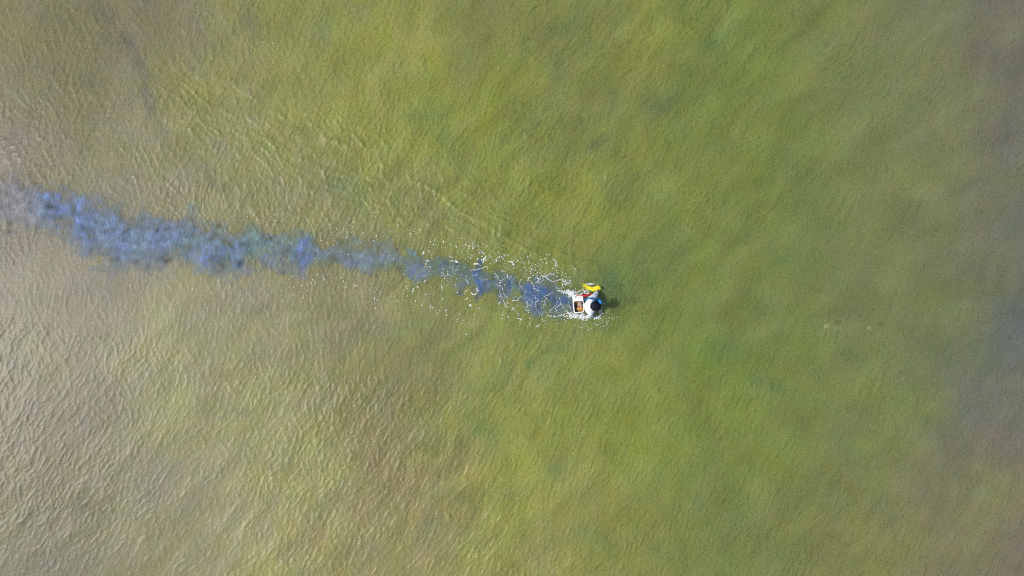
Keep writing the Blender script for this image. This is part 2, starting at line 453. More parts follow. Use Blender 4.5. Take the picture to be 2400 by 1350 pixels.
c = c * (1 - pm) + pale * pm
right = sstep(900, 1090, FPX)[..., None]
dcol = deep * (1 - right) + deepr * right
bm_ = np.clip(blue * (0.8 + 0.35 * wd), 0, 1)[..., None] * 0.80
c = c * (1 - bm_) + dcol * bm_
c = c * (1 - 0.22 * right)
fleck = np.clip(-wc * 0.6 - 0.75, 0, 1)[..., None] * sstep(0.1, 0.8, rel)[..., None]
c = c * (1 - 0.7 * fleck) * (1 + 0.12 * wd[..., None] + 0.09 * wc[..., None])
z = bil(H, FX, FY) + 0.006 - 0.16 * sstep(0.16, 0.0, al)
q = grid_quads(len(fx), len(fy))
keep = (al.ravel()[q].max(1) > 0.012)
q = q[keep]
used = np.unique(q)
remap = np.full(FX.size, -1); remap[used] = np.arange(len(used))
V = np.stack([FX, FY, z], -1).reshape(-1, 3)[used]
me = mesh_np('silt_trail', V, remap[q])
attr_col(me, 'silt', np.clip(c * 0.98, .01, .9).reshape(-1, 3)[used], al.ravel()[used])
m_s, N, L, out = new_mat('stirred_silt')
at = N.new('ShaderNodeAttribute'); at.attribute_name = 'silt'
tc = N.new('ShaderNodeTexCoord')
t = noise_tex(N, L, 6.0, 7, 0.62, tc.outputs['Object']); t.inputs['Distortion'].default_value = 1.2
mr = N.new('ShaderNodeMapRange'); mr.inputs['From Min'].default_value = .32; mr.inputs['From Max'].default_value = .66
mr.inputs['To Min'].default_value = 0.42; mr.inputs['To Max'].default_value = 1.2
L.new(t.outputs['Fac'], mr.inputs['Value'])
mm = N.new('ShaderNodeMath'); mm.operation = 'MULTIPLY'; mm.use_clamp = True
L.new(at.outputs['Alpha'], mm.inputs[0]); L.new(mr.outputs[0], mm.inputs[1])
bp = N.new('ShaderNodeBump'); bp.inputs['Strength'].default_value = 0.35; bp.inputs['Distance'].default_value = 0.05
L.new(t.outputs['Fac'], bp.inputs['Height'])
df = N.new('ShaderNodeBsdfDiffuse'); L.new(at.outputs['Color'], df.inputs['Color']); L.new(bp.outputs[0], df.inputs['Normal'])
tr = N.new('ShaderNodeBsdfTransparent')
ms = N.new('ShaderNodeMixShader'); L.new(mm.outputs[0], ms.inputs[0]); L.new(tr.outputs[0], ms.inputs[1]); L.new(df.outputs[0], ms.inputs[2])
L.new(ms.outputs[0], out.inputs[0])
trail = link('silt_trail', me, m_s)
tag(trail, 'long blue grey trail of stirred silt behind the wader', 'silt', kind='stuff')

# ------------------------------------------------------------ foam
m_foam = simple_mat('foam', (0.86, 0.87, 0.86), 0.55, 0.06, 60.0, 0.0, 0.3)
_p = [n_ for n_ in m_foam.node_tree.nodes if n_.type == 'BSDF_PRINCIPLED'][0]
_p.inputs['Alpha'].default_value = 0.78
class Domes:
    """gathers flattened bubbles and flecks of froth"""
    def __init__(s): s.v = []; s.f = []
    def add(s, x, y, r, h=None, el=1.0, ang=0.0, z=None, n=7):
        h = h if h is not None else 0.45 * r
        z0 = (water_z(x, y) if z is None else z) + 0.004
        b = len(s.v); ca, sa = math.cos(ang), math.sin(ang); ph = random.random() * 6
        for rr, hh in ((1.0, -0.25), (0.92, 0.25), (0.55, 0.8)):
            for k in range(n):
                a = ph + 2 * math.pi * k / n
                j = rr * r * random.uniform(0.82, 1.15)
                p, q_ = j * el * math.cos(a), j * math.sin(a)
                s.v.append((x + p * ca - q_ * sa, y + p * sa + q_ * ca, z0 + hh * h))
        s.v.append((x, y, z0 + h))
        for ring in range(2):
            for k in range(n):
                k2 = (k + 1) % n
                s.f.append((b + ring * n + k, b + ring * n + k2, b + (ring + 1) * n + k2, b + (ring + 1) * n + k))
        for k in range(n): s.f.append((b + 2 * n + k, b + 2 * n + (k + 1) % n, b + 3 * n))
    def build(s, name, mat):
        me = bpy.data.meshes.new(name); me.from_pydata(s.v, [], s.f); me.update()
        return link(name, me, mat)

V1 = (1150, 600); V2 = (880, 560); ZS = 7.94
STROKES = [
 (V1, 14, [(700,470),(695,440),(720,410),(750,400)]), (V1, 18, [(765,490),(800,560),(820,610),(870,640),(905,640)]), (V1, 12, [(870,610),(910,575)]),
 (V1, 16, [(860,350),(870,410),(900,430),(870,490),(930,490),(990,440)]), (V1, 16, [(920,420),(970,380),(1020,375),(1050,420),(1100,450),(1170,480),(1240,455),(1310,440),(1370,480),(1390,540)]),
 (V1, 10, [(1010,380),(1080,345),(1120,330),(1180,360)]), (V1, 8, [(1330,490),(1340,560),(1370,600)]), (V1, 6, [(1200,560),(1250,600),(1330,590)]),
 (V1, 24, [(1250,640),(1320,650),(1400,680),(1470,720),(1500,690),(1540,660)]), (V1, 14, [(1000,720),(1060,730),(1110,700),(1170,670)]), (V1, 12, [(990,860),(1010,810),(1060,780)]),
 (V1, 9, [(1240,730),(1230,800),(1245,870)]), (V1, 10, [(1275,760),(1290,830),(1300,890),(1230,940)]), (V1, 10, [(1300,890),(1350,940),(1340,980)]), (V1, 9, [(1200,960),(1220,1010),(1255,1015)]),
 (V1, 6, [(1110,1030),(1150,960)]), (V1, 7, [(830,880),(840,960),(870,1020),(920,1060),(980,1085)]),
 (V1, 15, [(1030,1095),(1090,1120),(1150,1115),(1220,1130),(1290,1110),(1370,1080),(1440,1070),(1530,1090),(1600,1080)]), (V1, 14, [(830,870),(885,820)]), (V1, 10, [(840,740),(830,790),(900,780)]),
 (V1, 14, [(665,830),(690,900),(680,950),(640,980),(690,1020),(720,1005)]), (V1, 10, [(690,935),(780,880)]), (V1, 14, [(410,830),(480,830),(530,780),(570,740)]),
 (V1, 14, [(230,820),(270,890),(290,940),(340,960)]), (V1, 14, [(300,860),(345,900)]), (V1, 10, [(390,1000),(440,960)]), (V1, 14, [(400,940),(430,1000)]), (V1, 18, [(490,1160),(560,1170)]), (V1, 8, [(520,1070),(530,1120)]),
 (V1, 10, [(150,900),(180,850)]), (V1, 9, [(165,660),(190,740),(215,790)]), (V1, 9, [(235,690),(300,770),(320,780)]), (V1, 12, [(120,500),(125,560),(180,550),(215,600),(230,640)]), (V1, 10, [(200,490),(215,450),(260,420)]),
 (V1, 10, [(80,320),(130,390),(140,450)]), (V1, 14, [(310,340),(320,420)]), (V1, 12, [(345,440),(385,360)]), (V1, 10, [(200,260),(260,290)]), (V1, 8, [(535,530),(555,450),(575,430)]), (V1, 10, [(540,550),(590,590),(600,640)]), (V1, 9, [(645,620),(640,700)]),
 (V1, 14, [(1160,45),(1200,90),(1220,140),(1200,180),(1250,185)]), (V1, 12, [(470,110),(510,75)]), (V1, 26, [(350,100),(400,120),(430,160)]), (V1, 16, [(100,60),(120,100)]),
 (V1, 9, [(870,1330),(920,1265)]), (V1, 6, [(955,1190),(970,1160)]), (V1, 6, [(965,1215),(1030,1200)]), (V1, 8, [(2160,1250),(2200,1200)]), (V1, 8, [(2060,880),(2120,880),(2130,850)]),
 (V1, 26, [(1540,1070),(1600,1100),(1680,1110),(1700,1160)]), (V1, 18, [(1720,1070),(1700,1130)]), (V1, 16, [(1740,1130),(1830,1150)]), (V1, 20, [(1920,1140),(1980,1150),(2020,1100)]), (V1, 14, [(2050,1040),(2060,1070)]),
 (V1, 12, [(1760,520),(1830,530),(1900,530)]), (V1, 12, [(1630,680),(1680,630),(1750,640)]), (V1, 10, [(1700,700),(1790,660),(1820,690)]), (V1, 12, [(1590,690),(1640,660)]), (V1, 20, [(1400,1000),(1460,1060),(1520,1050)]), (V1, 12, [(1420,900),(1480,960),(1500,1020)]),
 (V2, 30, [(2000,430),(2010,380),(2055,340)]), (V2, 24, [(1830,470),(1880,460),(1930,480)]), (V2, 12, [(1780,600),(1790,580),(1870,570),(1970,545),(2010,535),(2060,510),(2085,550)]), (V2, 12, [(1790,650),(1830,690),(1880,670),(1880,640)]),
 (V2, 18, [(1780,995),(1810,1030),(1880,1020),(1900,960),(1890,930),(1920,880)]), (V2, 16, [(1900,970),(1930,965)]), (V2, 12, [(1690,960),(1740,945)]), (V2, 18, [(1680,1120),(1720,1100)]), (V2, 28, [(1750,1220),(1780,1250)]),
 (V2, 13, [(1200,700),(1260,680),(1310,690),(1360,660),(1410,695)]), (V2, 14, [(1380,420),(1420,400),(1450,415)]), (V2, 30, [(1490,415),(1535,425)]), (V2, 8, [(1440,630),(1445,540)]), (V2, 14, [(1510,535),(1560,500)]), (V2, 10, [(1480,600),(1550,565)]),
 (V2, 24, [(880,290),(905,230)]), (V2, 24, [(940,410),(985,405)]), (V2, 14, [(925,490),(945,450)]), (V2, 10, [(910,520),(980,520)]), (V2, 20, [(690,990),(715,910)]), (V2, 16, [(770,885),(810,905)]), (V2, 12, [(770,820),(820,800)]), (V2, 16, [(905,800),(935,770)]),
 (V2, 14, [(1220,840),(1240,900),(1245,955)]), (V2, 14, [(1680,750),(1730,830)]), (V2, 14, [(1100,0),(1105,40)]), (V2, 16, [(1260,30),(1280,70)]), (V2, 12, [(1380,320),(1440,350)]), (V2, 14, [(2290,1210),(2320,1170)]), (V2, 14, [(2230,640),(2280,720)]),
]
def catmull(P, n):
    P = [Vector(p) for p in P]
    if len(P) == 2: return [P[0].lerp(P[1], i / n) for i in range(n + 1)]
    Q = [P[0] * 2 - P[1]] + P + [P[-1] * 2 - P[-2]]
    outp = []
    for i in range(1, len(Q) - 2):
        a, b, c_, d_ = Q[i - 1:i + 3]
        for k in range(n):
            t_ = k / n
            outp.append(0.5 * ((2 * b) + (c_ - a) * t_ + (2 * a - 5 * b + 4 * c_ - d_) * t_ * t_ + (3 * b - a - 3 * c_ + d_) * t_ ** 3))
    outp.append(P[-1])
    return outp

froth = Domes()
for (ox, oy), w, pts in STROKES:
    path = catmull([(p[0], p[1]) for p in pts], 10)
    acc = 0.0
    for a, b in zip(path, path[1:]):
        seg = (b - a).length
        steps = max(1, int(seg / max(2.5, w * 0.26)))
        for k in range(steps):
            p = a.lerp(b, (k + random.random() * .5) / steps)
            if random.random() < 0.10: continue
            jx, jy = random.gauss(0, w * .26), random.gauss(0, w * .26)
            X, Y = px(ox + (p.x + jx) / ZS, oy + (p.y + jy) / ZS)
            r = max(0.006, 0.53 * w / ZS * MPP * (0.35 + 0.70 * random.random() ** 1.5))
            froth.add(X, Y, r, h=r * random.uniform(.35, .6), el=random.uniform(1, 1.5), ang=math.atan2(-(b.y - a.y), b.x - a.x))
# mound of white water thrown up at the float's back corner and along its sides
for cx, cy, sx, sy, n in ((1338, 688, 5, 4, 60), (1346, 690, 5, 3, 30), (1330, 684, 7, 3, 26), (1352, 742, 9, 3, 40), (1368, 744, 7, 3, 26), (1340, 741, 8, 3, 30), (1398, 744, 6, 2.5, 18), (1408, 733, 3, 5, 12), (1372, 687, 5, 3.5, 26), (1384, 666, 6, 1.2, 16)):
    for _ in range(int(n * 1.9)):
        x, y = random.gauss(cx, sx), random.gauss(cy, sy)
        X, Y = px(x, y); r = .007 + .017 * random.random() ** 1.8
        froth.add(X, Y, r, h=r * random.uniform(.5, 1.2), el=random.uniform(1, 1.6), ang=random.random() * 3)
froth_o = froth.build('foam', m_foam)
tag(froth_o, 'white froth and curling foam lines on the churned wake', 'foam', kind='stuff')

bub = Domes()
def scatter(pts, n, spread, rmin, rmax, clump=4, cs=7):
    cnt = 0
    n = int(n * 0.54); rmin *= 0.76; rmax *= 0.78
    cum = [0]
    for a, b in zip(pts, pts[1:]): cum.append(cum[-1] + math.hypot(b[0] - a[0], b[1] - a[1]))
    while cnt < n:
        s_ = random.random() * cum[-1]
        i = max(k for k in range(len(cum) - 1) if cum[k] <= s_)
        t_ = (s_ - cum[i]) / (cum[i + 1] - cum[i])
        cx = pts[i][0] + t_ * (pts[i + 1][0] - pts[i][0]); cy = pts[i][1] + t_ * (pts[i + 1][1] - pts[i][1])
        cx += random.gauss(0, spread); cy += random.gauss(0, spread)
        for _ in range(random.randint(1, clump)):
            x, y = cx + random.gauss(0, cs), cy + random.gauss(0, cs)
            r = rmin + (rmax - rmin) * random.random() ** 3.0
            X, Y = px(x, y)
            bub.add(X, Y, r, h=r * .6, el=random.uniform(1, 1.35), ang=random.random() * 3, n=6)
            cnt += 1
scatter([(585, 500), (640, 515), (700, 532), (790, 545), (870, 540), (940, 540)], 130, 13, .011, .026, 4, 8)
scatter([(870, 525), (940, 540), (1000, 570), (1050, 575), (1110, 585), (1190, 605)], 170, 12, .012, .032, 5, 8)
scatter([(1050, 575), (1130, 600), (1200, 605)], 80, 10, .015, .04, 4, 7)
scatter([(1200, 610), (1260, 625), (1320, 640), (1350, 665)], 330, 15, .010, .026, 6, 6)
scatter([(1230, 640), (1290, 650), (1340, 670)], 320, 12, .009, .022, 6, 6)
scatter([(430, 655), (520, 680), (640, 690), (700, 690)], 80, 10, .011, .026, 4, 8)
scatter([(640, 690), (740, 660), (820, 660), (900, 690), (940, 700)], 130, 14, .012, .03, 5, 8)
scatter([(930, 690), (1000, 715), (1060, 735), (1110, 760)], 150, 13, .011, .032, 5, 8)
scatter([(1100, 700), (1160, 730), (1230, 745), (1300, 760)], 130, 15, .009, .026, 4, 8)
scatter([(1310, 755), (1370, 760), (1420, 748), (1430, 730)], 190, 9, .008, .022, 6, 6)
scatter([(1410, 690), (1425, 715), (1420, 740)], 60, 7, .008, .018, 4, 5)
scatter([(650, 570), (720, 590), (850, 600), (910, 605), (985, 635)], 110, 16, .011, .026, 4, 6)
scatter([(985, 635), (1060, 640), (1130, 650), (1200, 665), (1290, 690)], 220, 18, .010, .030, 5, 7)
scatter([(90, 470), (180, 510), (300, 560), (450, 560), (600, 580)], 90, 22, .009, .016, 3, 12)
scatter([(80, 580), (240, 640), (440, 660)], 40, 22, .009, .016, 3, 12)
scatter([(200, 490), (420, 500), (580, 510)], 36, 14, .009, .016, 3, 12)
scatter([(590, 610), (602, 605)], 40, 5, .008, .016, 5, 5)
scatter([(1200, 690), (1290, 720), (1340, 730)], 240, 13, .008, .02, 5, 6)
scatter([(1345, 690), (1365, 685), (1400, 665)], 90, 6, .008, .02, 5, 4)
bub_o = bub.build('bubbles', m_foam)
tag(bub_o, 'tiny white bubbles scattered along both sides of the wake', 'bubbles', kind='stuff')

# ------------------------------------------------------------ the wader
def skin(name, verts, edges, radii, mat, root=0, sub=2, parent=None):
    me = bpy.data.meshes.new(name)
    me.from_pydata([Vector(v_) for v_ in verts], edges, [])
    o = bpy.data.objects.new(name, me); COL.objects.link(o)
    md = o.modifiers.new('skin', 'SKIN'); md.use_smooth_shade = True
    for i, sv_ in enumerate(me.skin_vertices[0].data):
        r = radii[i]
        sv_.radius = r if isinstance(r, tuple) else (r, r)
        sv_.use_root = (i == root)
    ss = o.modifiers.new('sub', 'SUBSURF'); ss.levels = sub; ss.render_levels = sub
    dg = bpy.context.evaluated_depsgraph_get(); dg.update()
    m2_ = bpy.data.meshes.new_from_object(o.evaluated_get(dg))
    bpy.data.objects.remove(o)
    m2_.materials.clear(); m2_.name = name
    return link(name, m2_, mat, parent)

m_skin = simple_mat('skin', (0.30, 0.16, 0.10), 0.5, 0.08, 30, 0, .4, .1)
m_shirt = simple_mat('white_cotton', (0.80, 0.81, 0.83), 0.85, 0.05, 14, 0.5, .15)
m_trouser = simple_mat('dark_trouser', (0.035, 0.045, 0.075), 0.8, 0.2, 20, 0.3, .2)
m_hat = simple_mat('navy_felt', (0.012, 0.010, 0.022), 0.8, 0.25, 40, 0.3, .15)
m_blue = simple_mat('blue_webbing', (0.012, 0.13, 0.36), 0.6, 0.2, 60, 0.2, .3)
m_cyan = simple_mat('blue_pouch_cloth', (0.05, 0.38, 0.80), 0.6, 0.25, 30, 0.6, .3)
m_hair = simple_mat('black_hair', (0.01, 0.009, 0.008), 0.5, 0.2, 60)

BX, BY = 2.40, -0.62
FZ = bed_z(BX, BY)
def P(dx, dy, z): return (dx, dy, z - FZ)          # local to an origin on the seabed under the hips

BV, BE, BR = [], [], []
def chain(start, pts):
    """adds a run of joints (x, y, z, radius) hanging from vertex start; returns the last index"""
    prev = start; ids = []
    for x, y, z_, r in pts:
        BV.append(P(x, y, z_)); BR.append(r); i = len(BV) - 1
        if prev is not None: BE.append((prev, i))
        prev = i; ids.append(i)
    return ids
hip = chain(None, [(.10, 0, .10, (.115, .15))])[0]
sp = chain(hip, [(.115, 0, .24, (.11, .13)), (.13, 0, .37, (.115, .15)), (.155, 0, .46, (.12, .09)), (.20, .005, .54, .055), (.235, .02, .60, (.078, .085)), (.255, .03, .68, (.078, .095)), (.262, .032, .735, (.05, .06))])
chest, neckb, head = sp[1], sp[2], sp[5]
chain(head, [(.355, .03, .66, .016)])                                                       # nose
for s in (1, -1): chain(head, [(.25, .03 + s * .088, .665, .02)])                          # ears
la = chain(neckb, [(.15, .17, .44, .062), (.23, .30, .33, .052), (.30, .395, .22, .045), (.355, .455, .16, .036), (.40, .505, .115, .028), (.425, .535, .10, (.036, .022))])
ra = chain(neckb, [(.13, -.17, .43, .062), (.11, -.255, .30, .052), (.12, -.30, .17, .045), (.18, -.295, .06, .036), (.245, -.285, -.03, .028), (.275, -.28, -.065, (.036, .022))])
def fingers(root_i, base, d, side, up):
    d = Vector(d).normalized(); side = Vector(side).normalized(); up = Vector(up).normalized()
    b = Vector(base)
    for k, (o_, ln) in enumerate(((-.030, .062), (-.011, .074), (.009, .070), (.028, .055))):
        p0 = b + side * o_ + d * .030; p1 = p0 + d * ln * .55 - up * .012; p2 = p1 + d * ln * .25 - up * ln * .45
        chain(root_i, [(*p0, .0095), (*p1, .0088), (*p2, .0078)])
    t0 = b - side * .036 - d * .012; t1 = t0 - side * .016 + d * .030 - up * .014; t2 = t1 + d * .026 + side * .008 - up * .016
    chain(root_i, [(*t0, .0115), (*t1, .010), (*t2, .0085)])
fingers(la[-1], (.425, .535, .10), (.45, .55, -.55), (.77, -.63, 0), (0.3, .4, .85))
fingers(ra[-1], (.275, -.28, -.065), (.6, .1, -.75), (0, 1, 0), (.75, 0, .6))
for s, fwd in ((1, .14), (-1, -.10)):
    kz = -.36
    chain(hip, [(.11, s * .09, .02, .082), (.08 + fwd * .7 + .04, s * .115, kz, .060), (fwd * .9 - .03, s * .12, FZ + .10, .042), (fwd * .9 - .035, s * .12, FZ + .05, .045), (fwd * .9 + .10, s * .13, FZ + .035, (.042, .030))])
person = skin('person', BV, BE, BR, m_skin, hip, 2)
person.location = (BX, BY, FZ)
tag(person, 'person wading bent forward in a white shirt and dark hat', 'person')

# shirt, a little wider than the body
BV, BE, BR = [], [], []
h0 = chain(None, [(.095, 0, .06, (.14, .17))])[0]
s_ids = chain(h0, [(.09, .01, .18, (.165, .20)), (.095, .012, .30, (.195, .215)), (.115, .01, .40, (.20, .215)), (.17, .003, .485, (.14, .11)), (.205, .012, .545, .088), (.225, .018, .575, .080)])
chain(s_ids[2], [(.11, .20, .405, .150), (.205, .295, .325, .122), (.295, .385, .225, .098), (.355, .45, .165, .072), (.392, .495, .125, .052)])
chain(s_ids[2], [(.11, -.19, .415, .115), (.085, -.265, .29, .100), (.10, -.305, .17, .084), (.175, -.30, .065, .066), (.225, -.29, .0, .052), (.25, -.285, -.03, .046)])
shirt = skin('shirt', BV, BE, BR, m_shirt, h0, 2, person)
rs = np.random.default_rng(3)
wr = [(rs.normal(size=3) * 22, rs.uniform(0, 6)) for _ in range(10)]                       # folds of the cloth
for v_ in shirt.data.vertices:
    f = sum(math.sin(float(k @ np.array(v_.co)) + p_) for k, p_ in wr) / 10
    v_.co += v_.normal * 0.020 * f
# trousers
BV, BE, BR = [], [], []
h0 = chain(None, [(.10, 0, .09, (.125, .155))])[0]
for s, fwd in ((1, .14), (-1, -.10)):
    chain(h0, [(.11, s * .09, .0, .095), (.08 + fwd * .7 + .04, s * .115, -.36, .082), (fwd * .9 - .03, s * .12, FZ + .13, .062)])
skin('trousers', BV, BE, BR, m_trouser, h0, 2, person)

def lathe(name, prof, mat, parent, n=40, sx=1.0, sy=1.0, wob=0.0):
    vs, fs = [], []
    for i, (r, z_) in enumerate(prof):
        for k in range(n):
            a = 2 * math.pi * k / n
            w_ = 1 + wob * math.sin(3 * a + i * .7) + wob * .6 * math.sin(5 * a + 1)
            vs.append((r * sx * w_ * math.cos(a), r * sy * w_ * math.sin(a), z_ + (wob * .10 * math.sin(2 * a + .6) if r > .12 else 0)))
    for i in range(len(prof) - 1):
        for k in range(n):
            k2 = (k + 1) % n
            fs.append((i * n + k, i * n + k2, (i + 1) * n + k2, (i + 1) * n + k))
    me = bpy.data.meshes.new(name); me.from_pydata(vs, [], fs); me.update()
    return link(name, me, mat, parent)

hair = lathe('hair', [(.060, .63), (.096, .65), (.104, .69), (.100, .73), (.075, .765), (.03, .78), (.001, .782)], m_hair, person, 24, 1.0, .9)
hair.location = P(.245, .03, 0)
hat_c = Vector(P(.258, .035, .735))
hat = lathe('hat', [(.150, -.040), (.158, -.030), (.150, -.018), (.128, .004), (.112, .014), (.108, .020), (.106, .050), (.100, .072), (.085, .086), (.045, .094), (.001, .096)], m_hat, person, 48, 1.06, .92, .022)
hat.location = hat_c
hat.scale = (1.10, 1.10, 1.05)
hat.rotation_euler = (R(8), R(14), R(-24))
band = lathe('hat_band', [(.1105, .018), (.1125, .022), (.1110, .040), (.108, .044)], simple_mat('hat_ribbon', (.02, .018, .03), .5, .1), hat, 48, 1.06, .92, .022)

# blue strap lying over the shirt's left shoulder, with a blue pouch at its front end
bpy.context.view_layer.update()
bv = BVHTree.FromPolygons([v_.co.copy() for v_ in shirt.data.vertices], [tuple(p.vertices) for p in shirt.data.polygons])
def drop(x, y, dflt):
    h_ = bv.ray_cast(Vector((x, y, 3)), Vector((0, 0, -1)))
    return h_[0].z if h_[0] else dflt
def zoomw(zx, zy, z_):
    """local position of a spot read in the 8.44x enlargement"""
    X, Y = px(1300 + zx / 8.4375, 630 + zy / 8.4375, z_)
    return X - BX, Y - BY
def ribbon(name, pts, widths, thick, mat, parent, closed=False):
    """flat band through pts with its width level with the ground unless told otherwise"""
    bm = bmesh.new(); rings = []
    n = len(pts)
    for i, p in enumerate(pts):
        t_ = (pts[min(i + 1, n - 1)] - pts[max(i - 1, 0)]).normalized()
        s_ = t_.cross(Vector((0, 0, 1)))
        s_ = s_.normalized() if s_.length > 1e-4 else Vector((0, 1, 0))
        u_ = s_.cross(t_).normalized()
        w_ = widths[i] / 2
        rings.append([bm.verts.new(p + s_ * a * w_ + u_ * b * thick) for a, b in ((-1, 0), (-.6, .8), (.6, .8), (1, 0), (.6, -.5), (-.6, -.5))])
    for a, b in zip(rings, rings[1:]):
        for k in range(6): bm.faces.new((a[k], a[(k + 1) % 6], b[(k + 1) % 6], b[k]))
    bm.faces.new(rings[0][::-1]); bm.faces.new(rings[-1])
    bmesh.ops.recalc_face_normals(bm, faces=bm.faces)
    me = bpy.data.meshes.new(name); bm.to_mesh(me); bm.free()
    return link(name, me, mat, parent)
sp_pts = []
path = catmull([(594, 628), (640, 596), (700, 580), (760, 590), (810, 622), (850, 668)], 6)
for p in path:
    x, y = zoomw(p.x, p.y, .42)
    zz = max(drop(x + a, y + b, 0) for a, b in ((0, 0), (.022, 0), (-.022, 0), (0, .022), (0, -.022)))
    sp_pts.append(Vector((x, y, max(zz, .12 - FZ) + .004)))
zs = [p.z for p in sp_pts]
for i in range(1, len(zs) - 1): sp_pts[i].z = max(zs[i], (zs[i - 1] + zs[i] + zs[i + 1]) / 3)
strap = ribbon('shoulder_strap', sp_pts, [.048] * len(sp_pts), .006, m_blue, person)
strap['label'] = 'blue strap across the back of the white shirt'
bm = bmesh.new()
bmesh.ops.create_cube(bm, size=1)
bmesh.ops.subdivide_edges(bm, edges=bm.edges[:], cuts=5, use_grid_fill=True)
for v_ in bm.verts:
    c_ = v_.co
    rr = (abs(c_.x * 2) ** 4 + abs(c_.y * 2) ** 4 + abs(c_.z * 2) ** 4) ** .25
    c_ /= max(rr, 1e-6) / max(abs(c_.x * 2), abs(c_.y * 2), abs(c_.z * 2), 1e-6)
    fz = .8 + .35 * (c_.z + .5)
    v_.co = Vector((c_.x * .165 * (1 + .10 * math.sin(9 * c_.y + 2)), c_.y * .10 * fz * (1 + .1 * math.sin(8 * c_.x)), c_.z * .20))
me = bpy.data.meshes.new('pouch'); bm.to_mesh(me); bm.free()
pouch = link('pouch', me, m_cyan, person)
ppx, ppy = zoomw(878, 632, .2)
pouch.scale = (1.15, 1.15, 1.1)
pouch.location = P(ppx, ppy, .19)
pouch.rotation_euler = (R(14), R(10), R(-38))
pouch['label'] = 'bright blue pouch hanging at the front of the strap'

# ------------------------------------------------------------ white plastic float box with an opening, towed behind
m_plas = simple_mat('white_plastic', (0.82, 0.81, 0.77), 0.42, 0.04, 8, 0.05, .5)
m_amber, N, L, out = new_mat('stained_plastic')
pr = N.new('ShaderNodeBsdfPrincipled'); tc = N.new('ShaderNodeTexCoord')
t = noise_tex(N, L, 9, 5, .6, tc.outputs['Object'])
cr = N.new('ShaderNodeValToRGB')
cr.color_ramp.elements[0].position = .35; cr.color_ramp.elements[0].color = (.11, .038, .008, 1)
cr.color_ramp.elements[1].position = .68; cr.color_ramp.elements[1].color = (.62, .30, .06, 1)
L.new(t.outputs['Fac'], cr.inputs[0]); L.new(cr.outputs[0], pr.inputs['Base Color']); pr.inputs['Roughness'].default_value = .35
L.new(pr.outputs[0], out.inputs[0])

def rrect(cx, cy, w, h, r, n=8):
    pts = []
    for qx, qy, a0 in ((1, 1, 0), (-1, 1, 90), (-1, -1, 180), (1, -1, 270)):
        for k in range(n + 1):
            a = R(a0 + 90 * k / n)
            pts.append((cx + qx * (w / 2 - r) + r * math.cos(a), cy + qy * (h / 2 - r) + r * math.sin(a)))
    return pts
def loops(name, rings, mat, parent, cap0=False, cap1=False):
    bm = bmesh.new(); vr = [[bm.verts.new(p) for p in r] for r in rings]; n = len(vr[0])
    for a, b in zip(vr, vr[1:]):
        for k in range(n): bm.faces.new((a[k], a[(k + 1) % n], b[(k + 1) % n], b[k]))
    if cap0: bm.faces.new(vr[0][::-1])
    if cap1: bm.faces.new(vr[-1])
    bmesh.ops.recalc_face_normals(bm, faces=bm.faces)
    me = bpy.data.meshes.new(name); bm.to_mesh(me); bm.free()
    return link(name, me, mat, parent)
bxw, byw, zt, zb = .350, .600, .135, -.17
cx_, cy_ = px(1300 + 474 / 8.4375, 630 + 688 / 8.4375, .13)
can = bpy.data.objects.new('float_box', None); COL.objects.link(can)
can.location = (cx_, cy_, 0); can.rotation_euler = (R(1.5), R(-2), R(5)); can.empty_display_size = .1
tag(can, 'white plastic float box with a cut opening, towed behind the wader', 'box')
def ring(w, h, r, z_, cy=0.0, cx=0.0): return [(x, y, z_) for x, y in rrect(cx, cy, w, h, r)]
ow, oh, ocy = .292, .350, -.092
shell = [ring(bxw - .05, byw - .05, .05, zb), ring(bxw - .012, byw - .012, .06, zb + .012), ring(bxw - .002, byw - .002, .06, zb + .04), ring(bxw, byw, .06, zt - .03),
         ring(bxw - .006, byw - .006, .058, zt - .010), ring(bxw - .022, byw - .022, .052, zt),
         ring(ow + .016, oh + .016, .050, zt + .002, ocy), ring(ow + .004, oh + .004, .046, zt - .002, ocy), ring(ow, oh, .045, zt - .012, ocy)]
loops('shell', shell, m_plas, can, cap0=True)
liner = [ring(ow, oh, .045, zt - .0125, ocy), ring(ow - .004, oh - .004, .045, zt - .04, ocy), ring(ow - .012, oh - .012, .045, zt - .11, ocy), ring(ow - .06, oh - .06, .04, zt - .125, ocy)]
lin = loops('interior', liner, m_amber, can, cap1=True)
lin['label'] = 'amber stained inside of the box'
# moulded carrying bar and screw cap on the closed end
bar = loops('handle', [ring(.15, .030, .013, zt - .002, .20), ring(.15, .030, .013, zt + .012, .20), ring(.14, .020, .009, zt + .018, .20)], m_plas, can, cap0=True, cap1=True)
cap = lathe('screw_cap', [(.001, -.01), (.034, -.01), (.034, .028), (.030, .034), (.001, .035)], m_plas, can, 24)
cap.location = (-.105, .225, zt + .008)
# crumpled net of shellfish inside, and the orange catch under it
def lump(name, n, mat, parent, loc, rx, ry, rz, seed, rough=.25):
    bm = bmesh.new(); bmesh.ops.create_icosphere(bm, subdivisions=3, radius=1)
    r_ = np.random.default_rng(seed); ks = [(r_.normal(size=3) * 4.0, r_.uniform(0, 6)) for _ in range(8)]
    for v_ in bm.verts:
        f = 1 + rough * sum(math.sin(float(k @ np.array(v_.co)) + p_) for k, p_ in ks) / 4
        v_.co = Vector((v_.co.x * rx * f, v_.co.y * ry * f, v_.co.z * rz * f))
    me = bpy.data.meshes.new(name); bm.to_mesh(me); bm.free()
    o = link(name, me, mat, parent); o.location = loc
    return o
m_net = simple_mat('grey_net', (.36, .28, .24), .7, .7, 38, 1.0, .3)
m_shellm = simple_mat('orange_shell', (.55, .27, .08), .5, .45, 30, .4, .4)
cz = zt - .125
ca5, sa5 = math.cos(R(5)), math.sin(R(5))
